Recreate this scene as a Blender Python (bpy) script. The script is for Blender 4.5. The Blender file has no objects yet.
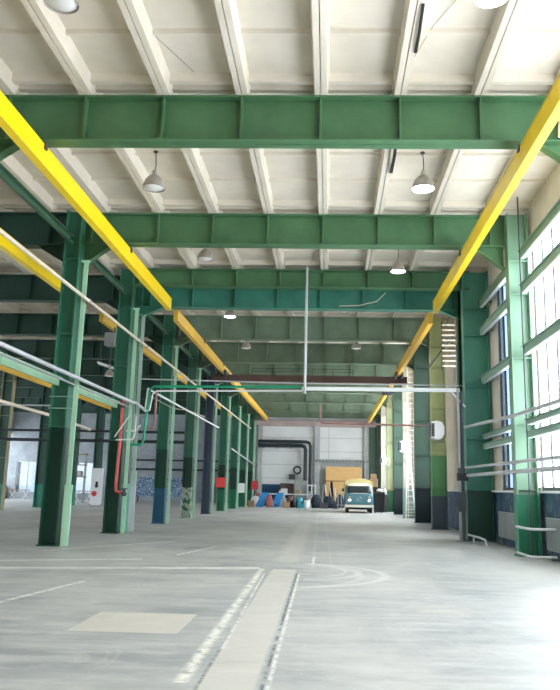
import bpy, bmesh, math, random
from mathutils import Vector, Matrix
random.seed(7)
D = bpy.data; SC = bpy.context.scene; COL = SC.collection
PI = math.pi

# ------------------------------------------------------------------ materials
def s2l(c):
    return tuple(((v/255)/12.92 if v/255 <= .04045 else (((v/255)+.055)/1.055)**2.4) for v in c)
def hexc(h): return s2l((int(h[0:2],16), int(h[2:4],16), int(h[4:6],16)))
class NT:
    def __init__(s, name):
        s.m = D.materials.new(name); s.m.use_nodes = True; s.t = s.m.node_tree; s.n = s.t.nodes
        s.bsdf = s.n['Principled BSDF']; s.geo = s.n.new('ShaderNodeNewGeometry'); s.sep = None
    def link(s, a, b): s.t.links.new(a, b)
    def pos(s): return s.geo.outputs['Position']
    def xyz(s, i):
        if not s.sep:
            s.sep = s.n.new('ShaderNodeSeparateXYZ'); s.link(s.pos(), s.sep.inputs[0])
        return s.sep.outputs[i]
    def noise(s, scale, detail=4, rough=.6, vec=None, stretch=None):
        n = s.n.new('ShaderNodeTexNoise'); n.inputs['Scale'].default_value = scale
        n.inputs['Detail'].default_value = detail; n.inputs['Roughness'].default_value = rough
        v = vec or s.pos()
        if stretch:
            mp = s.n.new('ShaderNodeMapping'); mp.inputs['Scale'].default_value = stretch; s.link(v, mp.inputs[0]); v = mp.outputs[0]
        s.link(v, n.inputs['Vector']); return n.outputs['Fac']
    def math(s, op, a, b=None, c=None, clamp=False):
        n = s.n.new('ShaderNodeMath'); n.operation = op; n.use_clamp = clamp
        for i, v in enumerate((a, b, c)):
            if v is None: continue
            if isinstance(v, (int, float)): n.inputs[i].default_value = v
            else: s.link(v, n.inputs[i])
        return n.outputs[0]
    def ramp(s, fac, lo, hi, a=0., b=1.):
        n = s.n.new('ShaderNodeMapRange'); s.link(fac, n.inputs[0])
        for i, v in zip((1,2,3,4), (lo, hi, a, b)): n.inputs[i].default_value = v
        return n.outputs[0]
    def mix(s, fac, a, b):
        n = s.n.new('ShaderNodeMix'); n.data_type = 'RGBA'
        for i, v in ((0, fac), (6, a), (7, b)):
            if isinstance(v, (int, float)): n.inputs[i].default_value = v
            elif isinstance(v, tuple): n.inputs[i].default_value = (*v[:3], 1)
            else: s.link(v, n.inputs[i])
        return n.outputs[2]
    def out(s, col, rough=.6, metal=0., bump=None, bstr=.2, bdist=.02):
        b = s.bsdf
        if isinstance(col, tuple): b.inputs['Base Color'].default_value = (*col, 1)
        else: s.link(col, b.inputs['Base Color'])
        if isinstance(rough, (int, float)): b.inputs['Roughness'].default_value = rough
        else: s.link(rough, b.inputs['Roughness'])
        b.inputs['Metallic'].default_value = metal
        if bump is not None:
            n = s.n.new('ShaderNodeBump'); n.inputs['Strength'].default_value = bstr; n.inputs['Distance'].default_value = bdist
            s.link(bump, n.inputs['Height']); s.link(n.outputs[0], b.inputs['Normal'])
        return s.m
def scale(c, k): return tuple(min(1, v*k) for v in c)
def paint(name, h, rough=.5, var=.18, wear=0., wearc='8a8f88', metal=0.):
    """painted surface: colour, slow patchiness, small scuffs"""
    t = NT(name); c = hexc(h)
    n = t.noise(1.3, 5)
    col = t.mix(t.ramp(n, .3, .7), scale(c, 1-var), scale(c, 1+var))
    if wear:
        w = t.noise(5.5, 8, .7)
        col = t.mix(t.ramp(w, .72-wear, .76-wear), col, hexc(wearc))
    return t.out(col, rough, metal, t.noise(30, 3), .06)
def zoned(name, zones, rough=.5, wear=0., wearc='aab5ac', wz=99):
    """paint bands by height: [(upper z, hex)...] bottom first"""
    t = NT(name); n1 = t.noise(1.6, 5, stretch=(1,1,.4)); z = t.math('ADD', t.xyz(2), t.math('MULTIPLY', t.noise(6, 4), .06))
    col = hexc(zones[0][1])
    for i in range(1, len(zones)):
        col = t.mix(t.math('GREATER_THAN', z, zones[i-1][0]), col, hexc(zones[i][1]))
    v = t.ramp(n1, .3, .7, .0, .3)
    col = t.mix(v, col, (0.01, .02, .015)) if isinstance(col, tuple) is False else t.mix(v, col, scale(col, .7))
    if wear:
        w = t.ramp(t.noise(4.5, 6, .6), .60-wear, .63-wear)
        w = t.math('MULTIPLY', w, t.math('LESS_THAN', z, wz))
        col = t.mix(w, col, hexc(wearc))
    return t.out(col, rough, 0, t.noise(25, 3), .08)

M = {}
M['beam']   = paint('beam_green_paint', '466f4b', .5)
M['beamL']  = paint('beam_shaded_green', '193e33', .55)  # beam green darkened to put the dim left aisles into the colour
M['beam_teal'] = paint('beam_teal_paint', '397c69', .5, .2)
M['beam_far'] = paint('beam_hazed_green', '6a7d68', .6)  # beam green greyed and lifted to paint in distance haze
M['ygreen'] = zoned('yellow_green_column_bands', [(1.35,'4a5560'), (3.0,'5a955f'), (99,'b0b981')], .55)
M['yg2'] = zoned('yellow_green_far_column_bands', [(1.5,'2e6b4a'), (1.75,'9a9068'), (99,'868f68')], .55)
M['pale_col'] = zoned('pale_column_bands', [(1.7,'86a596'), (99,'a8a594')], .6)  # right row columns alternate in pale, yellow-green and dark tones
M['teal_col'] = zoned('teal_column_paint', [(1.6,'2a5446'), (99,'4f9480')], .5)
M['dark_col'] = zoned('dark_column_bands', [(1.7,'1a2c30'), (99,'32503f')], .55)
M['mint_col'] = zoned('mint_column_paint', [(1.5,'2a7d5c'), (99,'779c82')], .5)
M['col_main'] = zoned('green_column_two_band_paint', [(2.96,'0a3f2c'), (99,'32735a')], .5)
M['col_main_scuff'] = zoned('scuffed_green_column_paint', [(1.5,'1a6b46'), (2.96,'0d3d2c'), (99,'437560')], .5, .14, 'a8b5a6', 1.5)
M['col_blue'] = zoned('green_column_blue_foot_paint', [(1.45,'22607c'), (3.05,'0a4630'), (99,'32735a')], .45)
M['col_mintfoot'] = zoned('green_column_mint_foot_paint', [(1.6,'5cc0a0'), (3.0,'0a3528'), (99,'32735a')], .45)
M['col_foot'] = zoned('green_column_bright_foot_paint', [(1.4,'1a7550'), (2.96,'0a3f2c'), (99,'32735a')], .5)
M['col_grey'] = zoned('grey_navy_column_paint', [(99,'3c4c5a')], .5)
M['col_row'] = zoned('dark_green_column_teal_foot_paint', [(1.5,'1f8a72'), (99,'1c4a3c')], .55)
M['col_tan'] = zoned('tan_column_paint', [(99,'8d8a6a')], .6)
M['mint'] = paint('mint_paint', 'a8d4b4', .5, .1, .03)
M['mintdk'] = paint('dull_mint_paint', '7f9987', .5, .12, .05)
M['white_post'] = zoned('white_grey_post_paint', [(1.5,'c8d0d4'), (99,'b5cfbe')], .55)
M['yellow'] = paint('crane_yellow_paint', 'f2cf0a', .42, .06, .0)
M['yellow_shaded'] = paint('shade_darkened_crane_yellow', 'cdae10', .5, .12, .03, '7c7030')  # crane yellow darkened towards the right rail's shaded side, plus small scuffs
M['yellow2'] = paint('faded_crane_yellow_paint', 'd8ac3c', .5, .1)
M['tie'] = paint('dull_green_paint', '4f7c66', .55)
M['pipe_cream'] = paint('cream_pipe_paint', 'cfc3b0', .5, .1)
M['pipe_grey'] = paint('light_grey_pipe_paint', 'b4b8ba', .4, .12, metal=.2)
M['pipe_white'] = paint('white_pipe_paint', 'd6d8d6', .45, .05)
M['pipe_green'] = paint('green_pipe_paint', '15906a', .45)
M['pipe_dark'] = paint('dark_pipe_paint', '1c272c', .5)
M['pipe_red'] = paint('red_pipe_paint', 'c0504a', .5, .2)
M['pipe_rust'] = paint('rusty_pipe_paint', '94706a', .6)
M['steel'] = paint('grey_steel', '8d9290', .45, .15, metal=.3)
M['dksteel'] = paint('dark_steel', '3a3f42', .5, .15)
M['brown'] = paint('brown_crane_paint', '5d4740', .6)
M['mauve'] = paint('greyish_pink_lintel', 'a3938f', .7)
M['black'] = paint('black_plastic', '17191b', .5, .1)
M['rubber'] = paint('tyre_rubber', '1c1b1b', .8, .1)
M['white'] = paint('white_enamel', 'dfe3e4', .4, .05)
M['red'] = paint('red_paint', 'c23a34', .5)
M['cloth_red'] = paint('dusty_red_cloth', '8f5a58', .9)
M['blue'] = paint('bright_blue_board', '2b86c8', .55, .08)
M['teal_pl'] = paint('teal_plastic', '2b8a9a', .4)
M['navy'] = paint('dark_navy_tarpaulin', '232e3c', .8, .3)
M['wood'] = paint('dull_wood', '8d7355', .8, .2)
M['card'] = paint('brown_cardboard', '9a7f62', .9, .2)
M['sheet'] = paint('white_sheet', 'c9cccc', .9, .1)
M['paper'] = paint('white_paper', 'd8dcd8', .8, .03)
M['chrome'] = paint('chrome', 'b9bdc0', .25, .03, metal=.8)
# concrete floor
def floor_mat():
    t = NT('worn_concrete_floor')
    X, Y = t.xyz(0), t.xyz(1)
    n1 = t.noise(.35, 6, .62, stretch=(1, .6, 1)); n2 = t.noise(2.2, 8, .7, stretch=(.35, 1.6, 1)); n3 = t.noise(9, 8, .75)
    col = t.mix(t.ramp(n1, .36, .64), hexc('8b9092'), hexc('b6b7b2'))
    col = t.mix(t.ramp(n2, .42, .66, 0, .75), col, hexc('c3c3be'))
    col = t.mix(t.ramp(t.noise(.8, 9, .75, stretch=(.5,1.2,1)), .52, .7, 0, .6), col, hexc('787f82'))
    col = t.mix(t.ramp(n3, .66, .8, 0, .5), col, hexc('d0cec6'))
    br = t.ramp(t.noise(7, 6, .7), .40, .52)
    br2 = t.ramp(t.noise(3, 6, .7), .40, .55, .45, 1.)
    def seg(x0, y0, x1, y1, hw, soft=.015):
        dx, dy = x1-x0, y1-y0; L = math.hypot(dx, dy); ux, uy = dx/L, dy/L
        ax = t.math('SUBTRACT', X, x0); ay = t.math('SUBTRACT', Y, y0)
        u = t.math('ADD', t.math('MULTIPLY', ax, ux), t.math('MULTIPLY', ay, uy))
        v = t.math('ABSOLUTE', t.math('SUBTRACT', t.math('MULTIPLY', ax, uy), t.math('MULTIPLY', ay, ux)))
        m = t.math('SUBTRACT', 1, t.ramp(v, hw-soft, hw+soft))
        m = t.math('MULTIPLY', m, t.math('GREATER_THAN', u, 0))
        return t.math('MULTIPLY', m, t.math('LESS_THAN', u, L))
    def ring(cx, cy, r, hw, y0):
        ax = t.math('SUBTRACT', X, cx); ay = t.math('SUBTRACT', Y, cy)
        d = t.math('SQRT', t.math('ADD', t.math('MULTIPLY', ax, ax), t.math('MULTIPLY', ay, ay)))
        m = t.math('SUBTRACT', 1, t.ramp(t.math('ABSOLUTE', t.math('SUBTRACT', d, r)), hw*.3, hw))
        return t.math('MULTIPLY', m, t.math('GREATER_THAN', X, y0))
    def lay(m, c, k=1.):
        nonlocal col
        col = t.mix(t.math('MULTIPLY', m, k) if not isinstance(k, (int, float)) or k != 1 else m, col, hexc(c))
    # beige repaired strip and patch
    lay(seg(-.70, -8, -.82, 14.9, .225), 'cbc7bd', t.ramp(n2, .3, .75, .85, .45))
    lay(seg(-.84, 16.2, -1.0, 34, .25, .1), 'cfcbc0', .5)
    lay(seg(-.47, 3, -.55, 14.2, .018), '5f6468', br)
    lay(seg(-.43, 3, -.51, 14.2, .018), 'd6d6d0', br)
    lay(seg(-.96, 3, -1.10, 14.0, .012), '5f6468', br)
    lay(seg(-1.0, 7.6, -1.13, 14.0, .018), 'd6d6d0', br)
    lay(seg(-2.75, 8.9, -1.57, 8.9, .62, .01), 'cfc9bc', t.ramp(n2, .3, .75, .85, .45))
    # painted lines
    lay(seg(-1.15, 6.3, -1.25, 14.9, .05, .03), 'dfdfd2', br)
    lay(seg(-7.4, 13.75, -1.3, 15.0, .16, .06), 'd8d9d4', br2)
    lay(seg(-7.4, 15.0, -3.9, 16.3, .13, .06), 'd8d9d4', br2)
    lay(seg(-4.35, 9.4, -3.9, 12.4, .045), 'e2e3dd', br)
    lay(seg(-3.4, 17.4, -2.9, 20.0, .04), 'e2e3dd', br)
    lay(seg(-6.6, 17.8, -4.3, 21.6, .07, .03), 'd8d9d4', br2)
    lay(seg(-.3, 16.0, -.30, 17.6, .03), 'e2e3dd', br)
    lay(seg(-.28, 15.0, -.62, 48, .03), 'd0d0ca', .25)
    lay(seg(.1, 15.0, -.2, 44, .03), 'cfcfc9', .18)
    lay(seg(-7, 31.5, 4.2, 31.5, .06, .03), 'c9cac4', .4)
    lay(seg(-7, 23.6, 4.4, 22.6, .25, .2), 'c9cac4', .35)
    lay(seg(1.2, 10.2, 1.9, 10.45, .06, .04), 'cfc7a6', .3)
    # tyre arcs
    lay(ring(-.9, 14.2, 1.95, .13, -.5), 'd6d7d3', .45)
    lay(ring(-.8, 14.6, 1.4, .1, -.4), 'd6d7d3', .4)
    lay(ring(-1.6, 14.0, 2.2, .1, -.4), 'd6d7d3', .3)
    lay(ring(-1.2, 14.8, 1.55, .05, -.4), 'd6d7d3', .45)
    lay(ring(4.0, 9.0, 3.3, .08, -9), 'cfd0cc', .08)
    sw = t.n.new('ShaderNodeTexNoise'); sw.inputs['Scale'].default_value = .55; sw.inputs['Detail'].default_value = 7; sw.inputs['Distortion'].default_value = 2.2
    t.link(t.pos(), sw.inputs['Vector'])
    b1 = t.ramp(t.math('ABSOLUTE', t.math('SUBTRACT', sw.outputs[0], .5)), 0, .012, 1, 0)
    col = t.mix(t.math('MULTIPLY', b1, .16), col, hexc('d8d8d3'))
    rough = t.ramp(n2, .3, .7, .36, .5)
    return t.out(col, rough, 0, t.noise(14, 8, .7), .05)
M['floor'] = floor_mat()
def ceil_mat():
    t = NT('whitewashed_concrete'); n = t.noise(.8, 6)
    col = t.mix(t.ramp(n, .35, .7), hexc('c7bfaf'), hexc('d7cfc0'))
    col = t.mix(t.ramp(t.noise(2.3, 9, .8, stretch=(1,.25,1)), .64, .74, 0, .45), col, hexc('9c9280'))
    col = t.mix(t.ramp(t.noise(1.1, 9, .8, stretch=(.3,3,1)), .70, .76, 0, .6), col, hexc('6b665c'))
    return t.out(col, .85, 0, t.noise(22, 6), .12)
M['ceil'] = ceil_mat()
def wall_low():
    t = NT('blue_flaking_wall_paint'); z = t.xyz(2)
    n = t.noise(2.6, 9, .75)
    col = t.mix(t.ramp(t.noise(1, 4), .3, .7), hexc('14324a'), hexc('20465c'))
    col = t.mix(t.ramp(n, .50, .58, 0, .85), col, hexc('4a5c66'))
    col = t.mix(t.ramp(t.noise(4, 9, .8), .58, .62, 0, .8), col, hexc('8a9296'))
    return t.out(col, .6, 0, t.noise(18, 6), .15)
M['wall_low'] = wall_low()
M['wall_up'] = paint('cream_concrete_wall', 'c8bfae', .85, .12, .02, '8a8376')
def far_mat():
    t = NT('white_panel_wall'); z = t.xyz(2)
    col = t.mix(t.ramp(t.noise(.5, 6), .3, .7), hexc('cfd2d0'), hexc('dfe1df'))
    br = t.n.new('ShaderNodeTexBrick'); mp = t.n.new('ShaderNodeMapping'); mp.inputs['Rotation'].default_value = (PI/2, 0, 0)
    t.link(t.pos(), mp.inputs[0]); t.link(mp.outputs[0], br.inputs[0])
    br.inputs['Scale'].default_value = 1; br.inputs['Brick Width'].default_value = 6; br.inputs['Row Height'].default_value = 1.2
    br.inputs['Mortar Size'].default_value = .02; br.offset = 0
    br.inputs['Color1'].default_value = (1,1,1,1); br.inputs['Color2'].default_value = (.97,.97,.97,1); br.inputs['Mortar'].default_value = (.5,.5,.5,1)
    mul = t.n.new('ShaderNodeMix'); mul.data_type = 'RGBA'; mul.blend_type = 'MULTIPLY'; mul.inputs[0].default_value = 1
    t.link(col, mul.inputs[6]); t.link(br.outputs[0], mul.inputs[7])
    return t.out(mul.outputs[2], .8)
M['far'] = far_mat()
M['greywall'] = paint('grey_plaster_wall', 'a6aaa8', .85, .15, .03, '6c716f')
M['wall_left'] = paint('old_grey_wall', '8b9398', .85, .2)
def ply_mat():
    t = NT('plywood'); n = t.noise(3, 5, .6, stretch=(.3, 1, 3))
    return t.out(t.mix(t.ramp(n, .3, .7), hexc('cfa566'), hexc('ddb87c')), .7)
M['ply'] = ply_mat()
def graff():
    t = NT('scrawled_blue_white_paint'); n = t.noise(2.4, 3, .5)
    w = t.math('FRACT', t.math('MULTIPLY', n, 9))
    return t.out(t.mix(t.math('GREATER_THAN', w, .62), hexc('1f4f78'), hexc('a9bccb')), .7)
M['graff'] = graff()
def glass(name, tint, tr=.85):
    t = NT(name); n = t.n; o = n['Material Output']
    a = n.new('ShaderNodeBsdfTransparent'); a.inputs[0].default_value = (*tint, 1)
    b = n.new('ShaderNodeBsdfTranslucent'); b.inputs[0].default_value = (.9,.92,.95,1)
    g = n.new('ShaderNodeBsdfGlossy'); g.inputs['Roughness'].default_value = .15
    m1 = n.new('ShaderNodeMixShader'); m1.inputs[0].default_value = 1-tr; t.link(a.outputs[0], m1.inputs[1]); t.link(b.outputs[0], m1.inputs[2])
    m2 = n.new('ShaderNodeMixShader'); m2.inputs[0].default_value = .05; t.link(m1.outputs[0], m2.inputs[1]); t.link(g.outputs[0], m2.inputs[2])
    t.link(m2.outputs[0], o.inputs['Surface']); return t.m
M['pane'] = glass('dusty_window_glass', (.97,.98,1.))
M['pane_blue'] = glass('sky_dimming_blue_glass', (.26,.31,.37), 1)  # tint dims the bright sky behind this pane to blue
M['pane_sky'] = glass('dull_far_window_glass', (.24,.27,.31), 1)
def emit(name, c, s):
    t = NT(name); t.bsdf.inputs['Emission Color'].default_value = (*c, 1); t.bsdf.inputs['Emission Strength'].default_value = s; return t.m
M['bulb_on'] = emit('lit_lamp_bulb', (.92,.96,1), 30)
M['lamp_shade'] = paint('greyish_beige_enamel', 'a39c92', .45, .08)
M['bulb_off'] = paint('frosted_lamp_glass', 'dcdcd8', .3, .02)
M['dark_glass'] = paint('dark_vehicle_glass', '1c2a30', .12, .1)
M['van'] = paint('teal_blue_vehicle_paint', '44707a', .35, .08)
M['cream'] = paint('cream_vehicle_paint', 'cfccba', .4, .04)
M['canvas'] = paint('beige_canvas', 'c8bb82', .9, .08)

# ------------------------------------------------------------------ mesh helpers
class MB:
    def __init__(s): s.v = []; s.f = []; s.smooth = False
    def box(s, x0, x1, y0, y1, z0, z1):
        b = len(s.v)
        s.v += [(x0,y0,z0),(x1,y0,z0),(x1,y1,z0),(x0,y1,z0),(x0,y0,z1),(x1,y0,z1),(x1,y1,z1),(x0,y1,z1)]
        s.f += [tuple(b+i for i in q) for q in ((0,3,2,1),(4,5,6,7),(0,1,5,4),(1,2,6,5),(2,3,7,6),(3,0,4,7))]; return s
    def obox(s, p0, p1, w, h, up=(0,0,1)):
        """bar from p0 to p1, width w (sideways) and height h (along up)"""
        p0, p1 = Vector(p0), Vector(p1); d = (p1-p0).normalized(); up = Vector(up)
        if abs(d.dot(up)) > .99: up = Vector((1,0,0))
        sd = d.cross(up).normalized(); u = sd.cross(d).normalized(); b = len(s.v)
        for p in (p0, p1):
            for a, c in ((-1,-1),(1,-1),(1,1),(-1,1)): s.v.append(tuple(p+sd*(a*w/2)+u*(c*h/2)))
        s.f += [tuple(b+i for i in q) for q in ((0,1,2,3),(7,6,5,4),(0,4,5,1),(1,5,6,2),(2,6,7,3),(3,7,4,0))]; return s
    def tube(s, pts, r, n=10, closed=False):
        pts = [Vector(p) for p in pts]; N = len(pts); b = len(s.v); prev = None
        for i, p in enumerate(pts):
            if closed: d = pts[(i+1) % N]-pts[i-1]
            else: d = pts[min(i+1, N-1)]-pts[max(i-1, 0)]
            d.normalize(); k = 1.
            if not closed and 0 < i < N-1:
                a1 = (pts[i]-pts[i-1]).normalized(); k = 1/max(.35, a1.dot(d))
            if prev is None:
                up = Vector((0,0,1)) if abs(d.z) < .9 else Vector((1,0,0)); e1 = d.cross(up).normalized()
            else: e1 = (prev-d*prev.dot(d)).normalized()
            prev = e1; e2 = d.cross(e1)
            rr = r[i] if isinstance(r, (list, tuple)) else r
            for j in range(n):
                a = 2*PI*j/n; s.v.append(tuple(p+e1*(math.cos(a)*rr)+e2*(math.sin(a)*rr)))
        for i in range(N if closed else N-1):
            for j in range(n):
                i2 = (i+1) % N
                s.f.append((b+i*n+j, b+i*n+(j+1) % n, b+i2*n+(j+1) % n, b+i2*n+j))
        if not closed:
            s.f.append(tuple(b+j for j in range(n-1, -1, -1))); s.f.append(tuple(b+(N-1)*n+j for j in range(n)))
        s.smooth = True; return s
    def lathe(s, cx, cy, cz, prof, n=20, axis='Z'):
        b = len(s.v)
        for (r, z) in prof:
            for j in range(n):
                a = 2*PI*j/n; p = (r*math.cos(a), r*math.sin(a), z)
                if axis == 'X': p = (p[2], p[0], p[1])
                if axis == 'Y': p = (p[0], p[2], p[1])
                s.v.append((cx+p[0], cy+p[1], cz+p[2]))
        for i in range(len(prof)-1):
            for j in range(n): s.f.append((b+i*n+j, b+i*n+(j+1) % n, b+(i+1)*n+(j+1) % n, b+(i+1)*n+j))
        s.smooth = True; return s
    def prism(s, poly, axis, a0, a1):
        """extrude a 2D polygon along an axis"""
        b = len(s.v); n = len(poly)
        for a in (a0, a1):
            for (u, w) in poly:
                s.v.append({'X': (a,u,w), 'Y': (u,a,w), 'Z': (u,w,a)}[axis])
        s.f.append(tuple(range(b+n-1, b-1, -1))); s.f.append(tuple(range(b+n, b+2*n)))
        for i in range(n): s.f.append((b+i, b+(i+1) % n, b+n+(i+1) % n, b+n+i))
        return s
    def slices(s, rings):
        b = len(s.v); n = len(rings[0])
        for r in rings: s.v += r
        for i in range(len(rings)-1):
            for j in range(n): s.f.append((b+i*n+j, b+i*n+(j+1) % n, b+(i+1)*n+(j+1) % n, b+(i+1)*n+j))
        s.f.append(tuple(range(b+n-1, b-1, -1))); s.f.append(tuple(b+(len(rings)-1)*n+j for j in range(n)))
        s.smooth = True; return s
    def build(s, name, m, parent=None, bevel=0):
        org = wloc(parent) if parent is not None else None
        if org is None:
            xs, ys, zs = zip(*s.v); org = Vector(((min(xs)+max(xs))/2, (min(ys)+max(ys))/2, min(zs)))
        me = D.meshes.new(name); me.from_pydata([tuple(Vector(v)-org) for v in s.v], [], s.f)
        bm = bmesh.new(); bm.from_mesh(me); bmesh.ops.recalc_face_normals(bm, faces=bm.faces); bm.to_mesh(me); bm.free()
        me.materials.append(M[m] if isinstance(m, str) else m)
        if s.smooth:
            me.polygons.foreach_set('use_smooth', [True]*len(me.polygons)); me.set_sharp_from_angle(angle=math.radians(38))
        o = D.objects.new(name, me); COL.objects.link(o)
        if parent is None: o.location = org
        else: o.parent = parent
        WL[o.name] = org
        if bevel:
            mod = o.modifiers.new('bevel', 'BEVEL'); mod.width = bevel; mod.segments = 2; mod.limit_method = 'ANGLE'
        return o
WL = {}
def wloc(o): return WL[o.name]
def tag(o, label, cat, group=None):
    o['label'] = label; o['category'] = cat
    if group: o['group'] = group
    return o
def thing(name, label, cat, loc, group=None):
    o = D.objects.new(name, None); COL.objects.link(o); o.location = loc; o.empty_display_size = .2
    WL[o.name] = Vector(loc); return tag(o, label, cat, group)
def struct(name, mb, m, parent=None):
    o = mb.build(name, m, parent)
    if parent is None: o['kind'] = 'structure'
    return o
def B(*a): return MB().box(*a)
ORD = ['nearest','second','third','fourth','fifth','sixth','seventh','eighth','ninth','tenth','eleventh']

# ------------------------------------------------------------------ frames
FR = [12.93, 19.18, 24.62, 25.55, 31.5, 37.5, 43.5, 49.5, 55.5, 61.5, 67.2]
BACK = [6.9, .9]
XL, XR, XM = -6.97, 4.9, -18.9
RIB0 = -4.73; ZR = 8.82; ZS = 9.12; ZB = 7.78
YEND = 67.8

# floor, ceiling, walls
struct('floor', B(-44, 6, -9, 82, -.2, 0), 'floor')
c = MB()
c.box(-32, 5.6, -9.3, 82, ZS, ZS+.12)
i0 = -18
xs = [RIB0+1.5*i for i in range(i0, 8) if RIB0+1.5*i < 5.4 and RIB0+1.5*i > -32]
for x in xs:
    for sg in (-1, 1):
        a, b_, t_ = .008, .115, .16
        poly = [(x+sg*a, ZR), (x+sg*b_, ZR), (x+sg*t_, ZS+.01), (x+sg*a, ZS+.01)]
        c.prism(poly, 'Y', -9, YEND)
ally = sorted(BACK+FR)
for y0, y1 in zip(ally[:-1], ally[1:]):
    if y1-y0 < 2: continue
    n = 4; L = y1-y0-.3
    for k in range(n+1):
        y = y0+.15+L*k/n; h = .07 if 0 < k < n else .14
        w = .06 if 0 < k < n else .1
        c.prism([(y-w, ZS+.01), (y-w*.6, ZS-h), (y+w*.6, ZS-h), (y+w, ZS+.01)], 'X', -31.5, 5.3)
struct('ceiling', c, 'ceil')

XW = 5.3
wl = MB()       # right wall: low parapet, piers, head
wl.box(XW, XW+.16, -9, YEND+.3, 0, 1.54)
struct('wall_right', wl, 'wall_low')
wh = MB(); wh.box(XW, XW+.16, -9, YEND+.3, 8.02, 9.12)
spans = []      # window spans
piers = []
edges = [(1.5,6.3),(7.3,12.6),(13.2,19.14),(19.22,21.5),(21.56,23.35),(25.9,28.6),(35.4,36.9)]
for y in FR[5:-2]: edges.append((y+.5, y+5.6))
edges.append((62.2, 64.4))
prev = -9
for (a, b_) in edges:
    if a-prev > .05: wh.box(XW, XW+.16, prev, a, 1.54, 8.02)
    prev = b_; spans.append((a, b_))
wh.box(XW, XW+.16, prev, YEND+.3, 1.54, 8.02)
struct('wall_right_upper', wh, 'wall_up')
wsill = MB().box(XW-.08, XW+.02, -4, 66.5, 1.52, 1.58); struct('trim_1', wsill, 'pipe_white')
for k, (a, b_) in enumerate(spans):
    fr = MB()
    fr.box(XW+.02, XW+.1, a, b_, 1.58, 1.66); fr.box(XW+.02, XW+.1, a, b_, 7.94, 8.02)
    n = max(3, round((b_-a)/.8))
    for j in range(n+1):
        y = a+(b_-a)*j/n; fr.box(XW+.03, XW+.09, y-.028, y+.028, 1.6, 8.0)
    w = struct('window_%d' % (k+1), fr, 'dksteel')
    pa = B(XW+.055, XW+.061, a, b_, 1.6, 8.0).build('pane', 'pane_blue' if k == 4 else 'pane', w)

# far wall of the main aisle
fw = MB().box(-7.3, XW+.4, YEND, YEND+.3, 0, 9.12); struct('wall_far', fw, 'far')
lw = MB()
lw.box(-1.05, XW, YEND-.12, YEND, 0, 3.9); struct('wall_far_lower', lw, 'greywall')
struct('trim_2', B(-6.9, 4.2, YEND-.5, YEND, 7.0, 7.5), 'mauve')
struct('trim_3', B(-6.35, -5.95, YEND-.35, YEND, 0, 7.0), 'greywall')
struct('trim_4', B(-1.25, -.8, YEND-.4, YEND, 0, 7.0), 'greywall')
struct('trim_5', B(3.15, 3.6, YEND-.35, YEND, 0, 7.0), 'greywall')
struct('trim_6', B(3.6, XW, YEND-.5, YEND, 0, 7.0), 'dark_col')
struct('baseboard_far', B(-5.9, -2.4, YEND-.06, YEND, 0, 1.85), paint('dark_blue_dado_paint', '1c4a6c', .6))
# left side: far wall, outer wall
flw = MB()
flw.box(-44, -7.3, 75, 75.3, 3.75, 9.12); flw.box(-7.6, -7.3, 68, 75, 0, 9.12)
wins = [(-31.2, -28.9), (-25.3, -23.1)]
px = -44
for a, b_ in wins: flw.box(px, a, 75, 75.3, 0, 3.75); px = b_
flw.box(px, -7.3, 75, 75.3, 0, 3.75)
for a, b_ in wins: flw.box(a, b_, 75, 75.3, 0, .6)
struct('wall_far_left', flw, 'wall_left')
for k, (a, b_) in enumerate(wins):
    fr = MB(); fr.box(a, b_, 75.05, 75.12, 3.6, 3.75); fr.box(a, b_, 75.05, 75.12, .6, .7)
    for x in (a, (a+b_)/2-.04, b_-.08): fr.box(x, x+.08, 75.05, 75.12, .6, 3.75)
    w = struct('window_%d' % (20+k), fr, 'steel'); B(a, b_, 75.08, 75.086, .65, 3.7).build('pane', 'pane_sky', w)
ow = MB(); ow.box(-32.3, -32, -9, 78, 6.5, 9.12); ow.box(-32.3, -32, -9, 78, 0, 1.2)
added_lsp = [(-8+8.5*k, -8+8.5*k+7.4) for k in range(10)]; pv = -9  # unseen left windows, added to brighten the left aisle floor
for a, b_ in added_lsp: ow.box(-32.3, -32, pv, a, 1.2, 6.5); pv = b_
ow.box(-32.3, -32, pv, 78, 1.2, 6.5)
for k, (a, b_) in enumerate(added_lsp):
    fr = MB(); fr.box(-32.2, -32.1, a, b_, 1.2, 1.3); fr.box(-32.2, -32.1, a, b_, 6.4, 6.5)
    for j in range(7): fr.box(-32.18, -32.12, a+(b_-a)*j/6-.03, a+(b_-a)*j/6+.03, 1.2, 6.5)
    w = struct('window_%d' % (30+k), fr, 'dksteel'); B(-32.16, -32.155, a, b_, 1.25, 6.45).build('pane', 'pane', w)
struct('wall_left', ow, 'wall_left')
struct('wall_back', B(-32, 5.7, -9.3, -9, 0, 9.12), 'wall_left')

# ------------------------------------------------------------------ roof beams
def roof_beam(x0, x1, y, z0, z1, mat, label, group, stx, knees=(), web=.02, fw_=.36, stw=.13):
    swd = .018 if y < 30 else .03
    t = thing('roof_beam', label, 'beam', ((x0+x1)/2, y, z0), group)
    B(x0, x1, y-web/2, y+web/2, z0, z1).build('web', mat, t)
    B(x0, x1, y-fw_/2, y+fw_/2, z0, z0+.035).build('lower_flange', mat, t)
    B(x0, x1, y-fw_/2, y+fw_/2, z1-.035, z1).build('upper_flange', mat, t)
    for x in stx:
        if x0 < x < x1: B(x-swd, x+swd, y-fw_/2+.02, y-web/2, z0+.035, z1-.035).build('stiffener', mat, t)
    for (xa, za, xb, zb) in knees:
        m = MB().obox((xa, y, za), (xb, y, zb), .22, .025, (0,0,1)).prism([(xa, za), (xb, zb), (xa, zb)], 'Y', y-.01, y+.01)
        m.build('knee_brace', mat, t)
    return t
st_main = [RIB0+1.5*i for i in range(-1, 8)]+[-6.55, 4.3]
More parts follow.
